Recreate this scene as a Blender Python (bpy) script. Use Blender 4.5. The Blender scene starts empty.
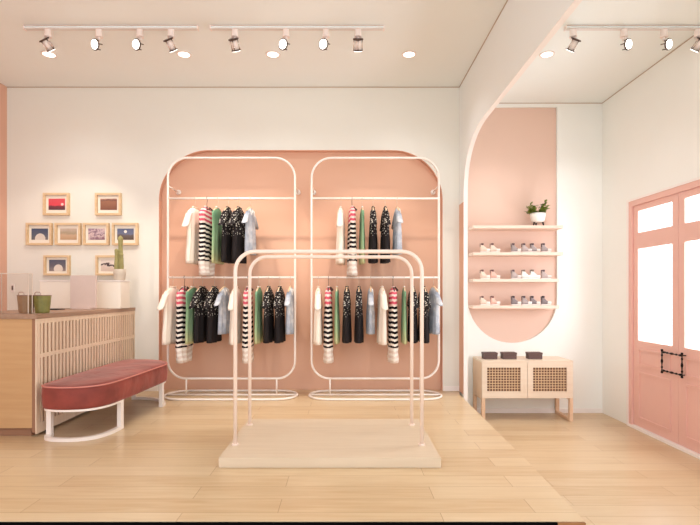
import bpy, bmesh, math, random
from mathutils import Vector, Matrix
random.seed(4)
S = bpy.context.scene
C = S.collection
PI = math.pi

# ------------------------------------------------------------ colours / materials
def lin(c):
    r = []
    for v in c:
        v /= 255.0
        r.append(v/12.92 if v <= .04045 else ((v+.055)/1.055)**2.4)
    return (*r, 1)

def mat(name, col, rough=.6, metal=0, var=.0, scale=8, bump=0, bscale=60, spec=.5, sheen=0, coat=0):
    m = bpy.data.materials.new(name); m.use_nodes = True
    nt = m.node_tree; b = nt.nodes['Principled BSDF']
    b.inputs['Base Color'].default_value = lin(col)
    b.inputs['Roughness'].default_value = rough
    b.inputs['Metallic'].default_value = metal
    b.inputs['Specular IOR Level'].default_value = spec
    if sheen:
        b.inputs['Sheen Weight'].default_value = sheen
        b.inputs['Sheen Roughness'].default_value = .35
        b.inputs['Sheen Tint'].default_value = (1, .72, .62, 1)
    if coat: b.inputs['Coat Weight'].default_value = coat
    tc = nt.nodes.new('ShaderNodeTexCoord')
    if var:
        n = nt.nodes.new('ShaderNodeTexNoise'); n.inputs['Scale'].default_value = scale; n.inputs['Detail'].default_value = 4
        nt.links.new(tc.outputs['Object'], n.inputs['Vector'])
        mx = nt.nodes.new('ShaderNodeMix'); mx.data_type = 'RGBA'
        c = lin(col)
        mx.inputs[6].default_value = (*[v*(1-var) for v in c[:3]], 1)
        mx.inputs[7].default_value = (*[min(1, v*(1+var)) for v in c[:3]], 1)
        nt.links.new(n.outputs['Fac'], mx.inputs[0]); nt.links.new(mx.outputs[2], b.inputs['Base Color'])
    if bump:
        n = nt.nodes.new('ShaderNodeTexNoise'); n.inputs['Scale'].default_value = bscale
        nt.links.new(tc.outputs['Object'], n.inputs['Vector'])
        bp = nt.nodes.new('ShaderNodeBump'); bp.inputs['Strength'].default_value = bump; bp.inputs['Distance'].default_value = .01
        nt.links.new(n.outputs['Fac'], bp.inputs['Height']); nt.links.new(bp.outputs['Normal'], b.inputs['Normal'])
    return m

def emit(name, col, s):
    m = bpy.data.materials.new(name); m.use_nodes = True
    b = m.node_tree.nodes['Principled BSDF']
    b.inputs['Base Color'].default_value = lin(col)
    b.inputs['Emission Color'].default_value = lin(col); b.inputs['Emission Strength'].default_value = s
    return m

def ramp(nt, stops, interp='LINEAR'):
    r = nt.nodes.new('ShaderNodeValToRGB'); r.color_ramp.interpolation = interp
    e = r.color_ramp.elements
    while len(e) < len(stops): e.new(.5)
    for k, (p, c) in enumerate(stops):
        e[k].position = p; e[k].color = lin(c)
    return r

def math_node(nt, op, a=None, b=None):
    n = nt.nodes.new('ShaderNodeMath'); n.operation = op
    for k, v in enumerate((a, b)):
        if v is None: continue
        if isinstance(v, (int, float)): n.inputs[k].default_value = v
        else: nt.links.new(v, n.inputs[k])
    return n.outputs[0]

def floor_mat(name, c1, c2, c3, off):
    m = mat(name, c1, .28, spec=.35)
    nt = m.node_tree; b = nt.nodes['Principled BSDF']
    tc = nt.nodes.new('ShaderNodeTexCoord')
    mp = nt.nodes.new('ShaderNodeMapping'); mp.inputs['Location'].default_value = off
    nt.links.new(tc.outputs['Object'], mp.inputs['Vector'])
    br = nt.nodes.new('ShaderNodeTexBrick')
    br.offset = .37; br.offset_frequency = 2; br.squash = 1
    br.inputs['Color1'].default_value = (0, 0, 0, 1); br.inputs['Color2'].default_value = (1, 1, 1, 1)
    br.inputs['Mortar'].default_value = (.5, .5, .5, 1)
    br.inputs['Scale'].default_value = 1; br.inputs['Mortar Size'].default_value = .0012
    br.inputs['Mortar Smooth'].default_value = .2
    br.inputs['Brick Width'].default_value = 1.15; br.inputs['Row Height'].default_value = .15
    nt.links.new(mp.outputs[0], br.inputs['Vector'])
    mg = nt.nodes.new('ShaderNodeMapping'); mg.inputs['Scale'].default_value = (1.2, 16, 1)
    nt.links.new(tc.outputs['Object'], mg.inputs['Vector'])
    n = nt.nodes.new('ShaderNodeTexNoise'); n.inputs['Scale'].default_value = 2.2; n.inputs['Detail'].default_value = 5; n.inputs['Distortion'].default_value = .6
    nt.links.new(mg.outputs[0], n.inputs['Vector'])
    f = math_node(nt, 'MULTIPLY', br.outputs['Color'], .32)
    g = math_node(nt, 'MULTIPLY', n.outputs['Fac'], .68)
    s = math_node(nt, 'ADD', f, g)
    rp = ramp(nt, [(0.1, c2), (.5, c1), (.95, c3)])
    nt.links.new(s, rp.inputs[0])
    mx = nt.nodes.new('ShaderNodeMix'); mx.data_type = 'RGBA'
    nt.links.new(br.outputs['Fac'], mx.inputs[0]); nt.links.new(rp.outputs[0], mx.inputs[6])
    mx.inputs[7].default_value = lin((160, 118, 80))
    nt.links.new(mx.outputs[2], b.inputs['Base Color'])
    return m

def wood_mat(name, c1, c2, axis=0, rough=.45):
    m = mat(name, c1, rough, spec=.3)
    nt = m.node_tree; b = nt.nodes['Principled BSDF']
    tc = nt.nodes.new('ShaderNodeTexCoord'); mp = nt.nodes.new('ShaderNodeMapping')
    sc = [22, 22, 22]; sc[axis] = 1.5
    mp.inputs['Scale'].default_value = sc
    nt.links.new(tc.outputs['Object'], mp.inputs['Vector'])
    n = nt.nodes.new('ShaderNodeTexNoise'); n.inputs['Scale'].default_value = 1.6; n.inputs['Detail'].default_value = 4
    nt.links.new(mp.outputs[0], n.inputs['Vector'])
    rp = ramp(nt, [(.3, c2), (.7, c1)]); nt.links.new(n.outputs['Fac'], rp.inputs[0])
    nt.links.new(rp.outputs[0], b.inputs['Base Color'])
    return m

M = {}
M['wall'] = mat('cream_paint', (240, 235, 223), .85, var=.015, scale=3, bump=.05)
M['ceil'] = mat('ceiling_paint', (245, 246, 241), .9, var=.01, scale=3)
M['rwall'] = mat('pale_rose_white_paint', (249, 246, 238), .85, var=.015, scale=3, bump=.05)
M['pink'] = mat('salmon_pink_paint', (228, 178, 148), .6, var=.02, scale=3)
M['pinkbay'] = mat('bay_pink_paint', (233, 197, 177), .6, var=.02, scale=3)
M['pinkw'] = mat('wall_pink_paint', (230, 178, 152), .7, var=.02, scale=3)
M['trim'] = mat('white_trim_paint', (250, 240, 232), .5)
M['floor'] = floor_mat('oak_plank_floor', (215, 186, 146), (196, 158, 114), (226, 200, 164), (.3, .02, 0))
M['floor2'] = floor_mat('pale_oak_floor', (208, 178, 140), (192, 156, 114), (217, 192, 158), (.9, .09, 0))
M['black'] = mat('black_plinth', (5, 4, 4), .9, spec=.05)
M['brown'] = mat('brown_wood_edge', (150, 100, 55), .6)
M['tube'] = mat('white_powder_coat', (252, 238, 226), .35)
M['tube2'] = mat('blush_powder_coat', (250, 226, 208), .35)
M['plat'] = wood_mat('platform_laminate', (222, 200, 172), (216, 193, 164), 0)
M['ctop'] = wood_mat('counter_top_wood', (176, 142, 118), (158, 124, 100), 1)
M['cwood'] = wood_mat('counter_oak', (204, 162, 116), (196, 152, 106), 0)
M['slat'] = wood_mat('slat_ash', (238, 212, 184), (230, 200, 170), 2)
M['shadowline2'] = mat('track_edge_pink_brown', (205, 168, 150), .6)
M['gap'] = mat('brown_slat_backing', (156, 112, 84), .8)
M['velvet'] = mat('dusty_rose_velvet', (140, 60, 48), .75, var=.65, scale=7, bump=.8, bscale=9, sheen=.45)
M['piping'] = mat('pale_rose_piping', (206, 130, 116), .6)
M['cab'] = wood_mat('cabinet_ash', (234, 213, 190), (229, 205, 180), 0)
M['cabside'] = wood_mat('cabinet_leg_ash', (232, 196, 164), (226, 188, 154), 2)
M['shelf'] = mat('shelf_pale_pink', (238, 208, 188), .5)
M['door'] = mat('door_pink', (238, 188, 173), .5, var=.02)
M['iron'] = mat('black_iron', (25, 18, 18), .45, metal=.6)
M['frame'] = wood_mat('frame_oak', (236, 206, 166), (224, 190, 146), 0)
M['mat_'] = mat('picture_mat', (248, 238, 222), .8)
M['whitebox'] = mat('white_laminate', (248, 238, 222), .5)
M['greyp'] = mat('pinkish_grey_panel', (222, 200, 188), .5, var=.05, scale=14)
M['dark'] = mat('dark_slab', (60, 50, 45), .5)
M['box'] = mat('dark_brown_card', (92, 68, 62), .6, var=.1)
M['chrome'] = mat('satin_chrome', (225, 210, 200), .25, metal=.8)
M['bronze'] = mat('dark_bronze', (85, 62, 52), .4, metal=.4)
M['adapt'] = mat('white_plastic', (250, 232, 222), .5)
M['lamp'] = emit('lit_lamp_face', (255, 250, 242), 4)
M['hang'] = mat('hanger_wood', (236, 200, 160), .5)
M['hangd'] = mat('hanger_dark_wood', (70, 45, 38), .5)
M['wire'] = mat('hanger_wire', (215, 190, 165), .35, metal=.5)
M['cactus'] = mat('cactus_green', (160, 150, 96), .7, var=.25, scale=30)
M['cement'] = mat('cement_pot', (205, 190, 172), .9, var=.08, scale=30)
M['leaf'] = mat('leaf_green', (118, 130, 48), .5, var=.25, scale=20)
M['soil'] = mat('soil', (62, 44, 32), .95)
M['porcelain'] = mat('white_ceramic', (250, 242, 232), .3)
M['bucket1'] = mat('olive_brown_tin', (144, 108, 66), .5, var=.4, scale=22)
M['bucket2'] = mat('olive_green_tin', (128, 122, 60), .5, var=.4, scale=22)
M['rim'] = mat('rust_rim', (120, 72, 52), .5)

def glass_mat(name, tint, fac):
    m = bpy.data.materials.new(name); m.use_nodes = True; nt = m.node_tree
    nt.nodes.remove(nt.nodes['Principled BSDF'])
    out = nt.nodes['Material Output']
    t = nt.nodes.new('ShaderNodeBsdfTransparent'); t.inputs[0].default_value = tint
    g = nt.nodes.new('ShaderNodeBsdfGlossy'); g.inputs['Roughness'].default_value = .05
    mx = nt.nodes.new('ShaderNodeMixShader'); mx.inputs[0].default_value = fac
    nt.links.new(t.outputs[0], mx.inputs[1]); nt.links.new(g.outputs[0], mx.inputs[2])
    nt.links.new(mx.outputs[0], out.inputs[0]); return m
M['glass'] = glass_mat('clear_glass', (.985, .98, .975, 1), .04)
M['gedge'] = mat('glass_edge', (226, 208, 190), .3)

# ------------------------------------------------------------ mesh helpers
def mesh_obj(name, bm, m, parent=None, smooth=False, kind=None):
    me = bpy.data.meshes.new(name)
    bmesh.ops.recalc_face_normals(bm, faces=bm.faces)
    bm.to_mesh(me); bm.free()
    if smooth:
        for p in me.polygons: p.use_smooth = True
    if m: me.materials.append(m)
    o = bpy.data.objects.new(name, me); C.objects.link(o)
    if parent: o.parent = parent
    if kind: o['kind'] = kind
    return o

def box(bm, x0, x1, y0, y1, z0, z1, bev=0):
    mtx = Matrix.Translation(((x0+x1)/2, (y0+y1)/2, (z0+z1)/2)) @ Matrix.Diagonal((abs(x1-x0), abs(y1-y0), abs(z1-z0), 1))
    r = bmesh.ops.create_cube(bm, size=1, matrix=mtx)
    if bev:
        ed = list({e for v in r['verts'] for e in v.link_edges})
        bmesh.ops.bevel(bm, geom=ed, offset=bev, segments=2, affect='EDGES', profile=.7)
    return bm

def bx(name, x0, x1, y0, y1, z0, z1, m, parent=None, bev=0, kind=None):
    return mesh_obj(name, box(bmesh.new(), x0, x1, y0, y1, z0, z1, bev), m, parent, kind=kind)

def cyl(bm, p0, p1, r0, r1=None, seg=16, caps=True):
    p0 = Vector(p0); p1 = Vector(p1); d = p1-p0
    q = d.to_track_quat('Z', 'Y').to_matrix().to_4x4()
    bmesh.ops.create_cone(bm, cap_ends=caps, segments=seg, radius1=r0, radius2=r0 if r1 is None else r1, depth=d.length,
                          matrix=Matrix.Translation((p0+p1)/2) @ q)
    return bm

def tube(bm, pts, r, seg=10, closed=False):
    pts = [Vector(p) for p in pts]; n = len(pts); rings = []
    up = None
    for i, p in enumerate(pts):
        if closed: t = pts[(i+1) % n]-pts[i-1]
        else: t = pts[min(i+1, n-1)]-pts[max(i-1, 0)]
        t.normalize()
        if up is None:
            a = Vector((0, 0, 1)) if abs(t.z) < .9 else Vector((1, 0, 0))
            u = t.cross(a).normalized()
        else:
            u = (up - t*up.dot(t)).normalized()
        up = u; v = t.cross(u)
        rr = r[i] if isinstance(r, (list, tuple)) else r
        rings.append([bm.verts.new(p+(u*math.cos(2*PI*k/seg)+v*math.sin(2*PI*k/seg))*rr) for k in range(seg)])
    for i in range(n if closed else n-1):
        a = rings[i]; b = rings[(i+1) % n]
        off = 0
        if closed and i == n-1:
            off = min(range(seg), key=lambda o: (a[0].co-b[o].co).length)
        for k in range(seg):
            bm.faces.new((a[k], a[(k+1) % seg], b[(k+1+off) % seg], b[(k+off) % seg]))
    if not closed:
        bm.faces.new(rings[0][::-1]); bm.faces.new(rings[-1])
    return bm

def lathe(bm, prof, c=(0, 0, 0), seg=24):
    rings = []
    for r, z in prof:
        rings.append([bm.verts.new((c[0]+r*math.cos(2*PI*k/seg), c[1]+r*math.sin(2*PI*k/seg), c[2]+z)) for k in range(seg)])
    for a, b in zip(rings, rings[1:]):
        for k in range(seg): bm.faces.new((a[k], a[(k+1) % seg], b[(k+1) % seg], b[k]))
    bm.faces.new(rings[0][::-1]); bm.faces.new(rings[-1])
    return bm

def arc(cx, cy, r, a0, a1, n=12):
    return [(cx+r*math.cos(math.radians(a0+(a1-a0)*k/n)), cy+r*math.sin(math.radians(a0+(a1-a0)*k/n))) for k in range(n+1)]

def rrect(x0, x1, y0, y1, r, n=10):
    if not isinstance(r, (list, tuple)): r = [r]*4   # corners: right-top, left-top, left-bottom, right-bottom
    pts = []
    for (cx, cy, a, q) in ((x1-r[0], y1-r[0], 0, r[0]), (x0+r[1], y1-r[1], 90, r[1]), (x0+r[2], y0+r[2], 180, r[2]), (x1-r[3], y0+r[3], 270, r[3])):
        pts += arc(cx, cy, q, a, a+90, n) if q > 0 else [(cx, cy)]
    return pts

def prism(loops, h, fn):
    """extruded plate with holes; fn(a,b,t) -> xyz for t in (0,h)"""
    bm = bmesh.new(); edges = []; all_loops = []
    for lp in loops:
        vs = [bm.verts.new((a, b, 0)) for a, b in lp]; all_loops.append(vs)
        for i in range(len(vs)): edges.append(bm.edges.new((vs[i], vs[(i+1) % len(vs)])))
    r = bmesh.ops.triangle_fill(bm, use_beauty=True, use_dissolve=False, edges=edges)
    ext = bmesh.ops.extrude_face_region(bm, geom=list(bm.faces)+edges)
    for v in [g for g in ext['geom'] if isinstance(g, bmesh.types.BMVert)]: v.co.z = h
    for v in bm.verts: v.co = Vector(fn(v.co.x, v.co.y, v.co.z))
    return bm

def tag(o, label, cat, group=None):
    o['label'] = label; o['category'] = cat
    if group: o['group'] = group
    return o

def thing(name, label, cat, loc=(0, 0, 0), rz=0, group=None):
    o = bpy.data.objects.new(name, None); o.empty_display_size = .05; C.objects.link(o)
    o.location = loc; o.rotation_euler = (0, 0, rz)
    return tag(o, label, cat, group)

def copy_tree(o, parent=None):
    kids = list(o.children); c = o.copy(); C.objects.link(c)
    if parent: c.parent = parent
    for ch in kids: copy_tree(ch, c)
    return c

# ------------------------------------------------------------ key planes (metres; raised shop floor is z = 0)
EYE = .98; LOW = -.32; TOP = 3.04
def sup(n=24, d=0):
    r = []
    for k in range(n+1):
        a = PI/2*k/n; r.append((4.07+(.75-d)*math.sin(a)**(2/2.4), 1.90+(.54-d)*math.cos(a)**(2/2.4)))
    return r
YB = 5.0; YR = 5.42; XL = -3.38; XD = 1.145; XD2 = 1.18; XR = 2.79

# ------------------------------------------------------------ setting
bx('floor_entrance', XL-.1, XR+.1, -1.2, YR+.2, LOW-.1, LOW, M['floor2'], kind='structure')
lp = [(XL-.05, 2.15), (1.03, 2.15), (1.063, 2.9), (1.105, 4.82), (XD-.001, 5.0), (XD-.001, 5.1), (XL-.05, 5.1)]
o = mesh_obj('floor', prism([lp], .3, lambda a, b, t: (a, b, -t)), M['floor'], kind='structure')
bx('trim_step_riser', XL-.05, .91, 2.138, 2.149, LOW, -.004, M['black'], kind='structure')
bx('trim_step_end', .911, 1.03, 2.138, 2.149, LOW, -.004, M['brown'], kind='structure')
bx('ceiling', XL-.1, XR+.1, .6, YR+.2, TOP, TOP+.1, M['ceil'], kind='structure')
arch = [(-1.862, 0.0)] + [(x, z) for x, z in arc(-1.362, 1.91, .5, 180, 90, 16)] + [(x, z) for x, z in arc(.477, 1.91, .5, 90, 0, 16)] + [(.977, 0.0)]
outer = [(XL-.1, 0), (-1.862, 0)] + arch[1:-1] + [(.977, 0), (XD, 0), (XD, TOP), (XL-.1, TOP)]
mesh_obj('wall_back', prism([outer], .07, lambda a, b, t: (a, YB+t, b)), M['wall'], kind='structure')
bx('wall_niche', XL, XD, YB+.071, YB+.12, 0, 2.6, M['pink'], kind='structure')
mesh_obj('trim_arch', prism([arch[::-1] + [(x, z) for x, z in [(-1.862+.004, 0)] + arc(-1.362, 1.91, .496, 180, 90, 16) + arc(.477, 1.91, .496, 90, 0, 16) + [(.977-.004, 0)]]], .068, lambda a, b, t: (a, YB+.001+t, b)), M['pinkw'], kind='structure')
bx('wall_left', XL-.1, XL, .6, YB, LOW, TOP, M['pinkw'], kind='structure')
# divider with the rounded opening
op = [(1.0, LOW), (1.0, 2.0)] + arc(1.44, 2.0, .44, 180, 90, 12) + sup() + [(4.82, LOW)]
dv = [(.6, LOW)] + op + [(YR+.1, LOW), (YR+.1, TOP), (.6, TOP)]
mesh_obj('wall_divider', prism([dv], XD2-XD, lambda a, b, t: (XD+t, a, b)), M['ceil'], kind='structure')
jamb = arc(1.44, 2.0, .44, 180, 90, 12) + sup() + [(4.82, LOW)]
jin = [(4.816, LOW)] + sup(24, .004)[::-1] + arc(1.44, 2.0, .436, 90, 180, 12)
mesh_obj('trim_opening', prism([jamb+jin], XD2-XD+.004, lambda a, b, t: (XD-.002+t, a, b)), M['trim'], kind='structure')
bx('trim_pink_strip', XD-.003, XD-.0005, 4.825, 4.999, 0.001, 1.86, M['pink'], kind='structure')
# back wall of the entrance bay
stad = [(1.33, .923)] + arc(1.815, .923, .485, 180, 360, 28)[1:] + [(2.30, 2.998), (1.33, 2.998)]
mesh_obj('wall_bay', prism([[(XD2, LOW), (XR, LOW), (XR, TOP), (XD2, TOP)], stad], .03, lambda a, b, t: (a, YR+t, b)), M['rwall'], kind='structure')
bx('wall_bay_niche', XD2, XR, YR+.031, YR+.08, LOW, TOP, M['pinkbay'], kind='structure')
# right wall with door hole
DY0, DY1, DZ = 3.47, 4.91, 1.872
mesh_obj('wall_right', prism([[(.6, LOW), (DY0, LOW), (DY0, DZ), (DY1, DZ), (DY1, LOW), (YR, LOW), (YR, TOP), (.6, TOP)]], .1, lambda a, b, t: (XR+t, a, b)), M['rwall'], kind='structure')
mesh_obj('trim_door_surround', prism([[(DY0-.03, LOW), (DY0, LOW), (DY0, DZ), (DY1, DZ), (DY1, LOW), (DY1+.03, LOW), (DY1+.03, DZ+.02), (DY0-.03, DZ+.02)]], .01, lambda a, b, t: (XR-.011+t, a, b)), M['trim'], kind='structure')
mesh_obj('trim_door_frame', prism([[(DY0, LOW), (DY0+.05, LOW), (DY0+.05, DZ-.05), (DY1-.05, DZ-.05), (DY1-.05, LOW), (DY1, LOW), (DY1, DZ), (DY0, DZ)]], .07, lambda a, b, t: (XR-.005+t, a, b)), M['door'], kind='structure')
bx('trim_threshold_light_leak', XR-.02, XR+.1, DY0, DY1, LOW, LOW+.022, M['trim'], kind='structure')  # white strip stands in for light leaking under the doors

def leaf(name, y0, y1, hinge_far):
    bm = prism([[(y0, LOW+.03), (y1, LOW+.03), (y1, DZ-.055), (y0, DZ-.055)],
                [(y0+.075, .527), (y0+.075, 1.402), (y1-.075, 1.402), (y1-.075, .527)],
                [(y0+.075, 1.554), (y0+.075, 1.762), (y1-.075, 1.762), (y1-.075, 1.554)]], .04, lambda a, b, t: (XR+.012+t, a, b))
    d = mesh_obj(name, bm, M['door'], kind='structure')
    for z0, z1 in ((.527, 1.402), (1.554, 1.762)):
        bx('pane', XR+.028, XR+.034, y0+.072, y1-.072, z0-.003, z1+.003, M['glass'], d)
    for z0, z1 in ((.29, .455), (-.215, .235)):
        r = mesh_obj('panel_moulding', prism([[(y0+.09, z0), (y1-.09, z0), (y1-.09, z1), (y0+.09, z1)],
            [(y0+.11, z0+.02), (y1-.11, z0+.02), (y1-.11, z1-.02), (y0+.11, z1-.02)]], .011, lambda a, b, t: (XR+.002+t, a, b)), M['door'], d)
    return d
d1 = leaf('door_1', 4.205, 4.855, True)
d2 = leaf('door_2', 3.525, 4.2, False)
# the black iron pulls: turned uprights joined by turned crossbars
def baluster(bm, p0, p1):
    p0 = Vector(p0); p1 = Vector(p1); n = 20; pts = []; rr = []
    prof = [.011, .013, .009, .007, .006, .012, .007, .006, .007, .011, .013, .011, .007, .006, .007, .012, .006, .007, .009, .013, .011]
    for k in range(n+1): pts.append(p0.lerp(p1, k/n)); rr.append(prof[k]*.8)
    tube(bm, pts, rr, 10)
hx = XR-.02
hb = bmesh.new(); baluster(hb, (hx, 4.37, .28), (hx, 4.37, .49)); box(hb, hx, XR+.013, 4.366, 4.374, .461, .469); box(hb, hx, XR+.013, 4.366, 4.374, .301, .309)
h1 = mesh_obj('door_handle', hb, M['iron'], d1, smooth=True); h1['label'] = 'turned black iron pull bar'
hb = bmesh.new(); baluster(hb, (hx, 4.11, .28), (hx, 4.11, .49)); box(hb, hx, XR+.013, 4.106, 4.114, .461, .469); box(hb, hx, XR+.013, 4.106, 4.114, .301, .309)
h2 = mesh_obj('door_handle', hb, M['iron'], d2, smooth=True); h2['label'] = 'turned black iron pull bar'
hb = bmesh.new()
for z in (.305, .465): baluster(hb, (hx, 4.36, z), (hx, 4.12, z))
lt = mesh_obj('door_latch', hb, M['iron'], d1, smooth=True); lt['label'] = 'pair of black iron crossbars'

# small switch beside the left corner
sw = thing('wall_switch', 'small grey switch on the back wall beside the pink left wall', 'switch', (-3.32, YB, 1.03))
mesh_obj('switch_plate', box(bmesh.new(), -.018, .018, -.008, 0, -.04, .04, .002), M['trim'], sw)
mesh_obj('rocker', box(bmesh.new(), -.007, .007, -.012, -.0085, -.022, .022), M['dark'], sw)

# brown-beige strips painting in the shadow lines where walls meet the ceiling
M['shadowline'] = mat('brown_beige_painted_shadow', (198, 174, 150), .8)
bx('trim_painted_shadow_back', XL+.001, XD-.001, YB-.006, YB-.0005, TOP-.007, TOP-.0005, M['shadowline'], kind='structure')
bx('trim_painted_shadow_divider', XD-.006, XD-.0005, .6, YB-.007, TOP-.007, TOP-.0005, M['shadowline'], kind='structure')
bx('trim_painted_shadow_bay', XD2+.001, XR-.001, YR-.006, YR-.0005, TOP-.007, TOP-.0005, M['shadowline'], kind='structure')
bx('trim_painted_shadow_right', XR-.006, XR-.0005, .6, YR-.007, TOP-.007, TOP-.0005, M['shadowline'], kind='structure')
bx('baseboard_back_left', XL+.001, -1.87, YB-.010, YB-.0005, .001, .05, M['trim'], kind='structure')
bx('baseboard_back_right', .985, XD-.004, YB-.010, YB-.0005, .001, .05, M['trim'], kind='structure')
bx('baseboard_bay', XD2+.001, XR-.001, YR-.010, YR-.0005, LOW+.001, LOW+.05, M['trim'], kind='structure')
# ------------------------------------------------------------ wall racks
RY = 4.76; TR = .0105
def frame_pts():
    return rrect(-.605, .605, .166, 2.266, [.19, .19, .17, .17], 10)
def make_rack():
    t = thing('garment_rack', '', 'garment rack')
    mesh_obj('outer_frame', tube(bmesh.new(), [(x, 0, z) for x, z in frame_pts()], TR, 10, True), M['tube'], t, True)
    for z in (1.88, 1.128):
        mesh_obj('hanging_rail', cyl(bmesh.new(), (-.605, 0, z), (.605, 0, z), TR*.9), M['tube'], t, True)
    for x in (-.43, .43):
        mesh_obj('leg', cyl(bmesh.new(), (x, 0, .022), (x, 0, .166), TR*.8), M['tube'], t, True)
    lp = rrect(-.625, .625, -.215, .205, .205, 10)
    bl = mesh_obj('base_loop', tube(bmesh.new(), [(x, y, TR+.001) for x, y in lp], TR, 10, True), M['tube'], t, True)
    mesh_obj('crossbar', cyl(bmesh.new(), (-.62, 0, TR+.001), (.62, 0, TR+.001), TR*.9), M['tube'], bl, True)
    for s in (-1, 1):
        bm = bmesh.new(); dy = YB-RY
        cyl(bm, (s*.605, 0, 2.0), (s*.605, dy+.06, 2.0), .007)
        cyl(bm, (s*.605, dy+.058, 2.0), (s*.605, dy+.0695, 2.0), .026)
        mesh_obj('wall_bracket', bm, M['tube'], t, True)
    return t
rk = make_rack(); rk.location = (-1.081, RY, 0)
tag(rk, 'white tubular clothes rack in front of the left half of the pink arch', 'garment rack', 'white clothes racks in the pink arch')
rk2 = copy_tree(rk); rk2.location = (.287, RY, 0)
rk2['label'] = 'white tubular clothes rack in front of the right half of the pink arch'

# ------------------------------------------------------------ garment materials
def fabric_graph(name, rough=.85):
    m = mat(name, (255, 255, 255), rough, spec=.2); nt = m.node_tree
    tc = nt.nodes.new('ShaderNodeTexCoord'); sp = nt.nodes.new('ShaderNodeSeparateXYZ')
    nt.links.new(tc.outputs['Object'], sp.inputs[0])
    return m, nt, nt.nodes['Principled BSDF'], tc, sp
def mixc(nt, f, a, b):
    mx = nt.nodes.new('ShaderNodeMix'); mx.data_type = 'RGBA'
    if isinstance(f, (int, float)): mx.inputs[0].default_value = f
    else: nt.links.new(f, mx.inputs[0])
    for k, v in ((6, a), (7, b)):
        if isinstance(v, tuple): mx.inputs[k].default_value = lin(v)
        else: nt.links.new(v, mx.inputs[k])
    return mx.outputs[2]
# striped
m, nt, b, tc, sp = fabric_graph('striped_knit')
ay = math_node(nt, 'ABSOLUTE', sp.outputs[1])
zz = math_node(nt, 'ADD', sp.outputs[2], math_node(nt, 'MULTIPLY', ay, -.14))
zx = math_node(nt, 'ADD', zz, math_node(nt, 'MULTIPLY', math_node(nt, 'ABSOLUTE', sp.outputs[0]), -.35))
fr = math_node(nt, 'FRACT', math_node(nt, 'MULTIPLY', zx, 1/.046))
st = math_node(nt, 'GREATER_THAN', fr, .52)
mid = mixc(nt, st, (30, 22, 26), (248, 234, 222))
top = mixc(nt, st, (224, 92, 112), (252, 222, 212))
c1 = mixc(nt, math_node(nt, 'GREATER_THAN', sp.outputs[2], -.27), mid, top)
hem = mixc(nt, st, (236, 218, 204), (250, 240, 230))
c2 = mixc(nt, math_node(nt, 'LESS_THAN', sp.outputs[2], -.655), c1, hem)
nt.links.new(c2, b.inputs['Base Color']); M['g_stripe'] = m
# floral black
m, nt, b, tc, sp = fabric_graph('black_floral_fabric')
vo = nt.nodes.new('ShaderNodeTexVoronoi'); vo.inputs['Scale'].default_value = 48
nt.links.new(tc.outputs['Object'], vo.inputs['Vector'])
dots = math_node(nt, 'LESS_THAN', vo.outputs['Distance'], .30)
up = math_node(nt, 'GREATER_THAN', sp.outputs[2], -.38)
nt.links.new(mixc(nt, math_node(nt, 'MULTIPLY', dots, up), (40, 34, 34), (222, 214, 200)), b.inputs['Base Color']); M['g_black'] = m
# green ombre
m, nt, b, tc, sp = fabric_graph('green_ombre_fabric')
rp = ramp(nt, [(0, (208, 202, 150)), (.35, (164, 192, 146)), (1, (128, 172, 134))])
nt.links.new(math_node(nt, 'MULTIPLY', math_node(nt, 'ADD', sp.outputs[2], .66), 1/.5), rp.inputs[0])
nt.links.new(rp.outputs[0], b.inputs['Base Color']); M['g_green'] = m
# blue grey
m, nt, b, tc, sp = fabric_graph('blue_grey_fabric')
n = nt.nodes.new('ShaderNodeTexNoise'); n.inputs['Scale'].default_value = 14
nt.links.new(tc.outputs['Object'], n.inputs['Vector'])
rp = ramp(nt, [(.35, (168, 174, 186)), (.65, (214, 214, 216))]); nt.links.new(n.outputs['Fac'], rp.inputs[0])
nt.links.new(rp.outputs[0], b.inputs['Base Color']); M['g_blue'] = m
M['g_tee'] = mat('cream_jersey', (250, 234, 216), .9, var=.03, scale=10)
M['g_collar'] = mat('white_collar', (252, 246, 238), .8)

# ------------------------------------------------------------ garments (hang from rail centre at local origin; width along y)
def loft(bm, rows, seg=40, fold=.0, nf=9, ph=0, zt=0):
    rings = []
    for i, (z, wy, tx, oy) in enumerate(rows):
        f = fold*min(1, i/ (len(rows)*.6))
        ring = []
        for k in range(seg):
            a = 2*PI*k/seg; c, s = math.cos(a), math.sin(a)
            y = wy*math.copysign(abs(c)**.8, c)+oy
            w = 1+f*math.sin(nf*a+ph+z*3)
            x = tx*math.copysign(abs(s)**.75, s)*w + f*.012*math.sin(5*y/.1+ph)
            ring.append(bm.verts.new((x, y, z)))
        rings.append(ring)
    for a, b in zip(rings, rings[1:]):
        for k in range(seg): bm.faces.new((a[k], a[(k+1) % seg], b[(k+1) % seg], b[k]))
    bm.faces.new(rings[0]); bm.faces.new(rings[-1][::-1])
    return bm

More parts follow.
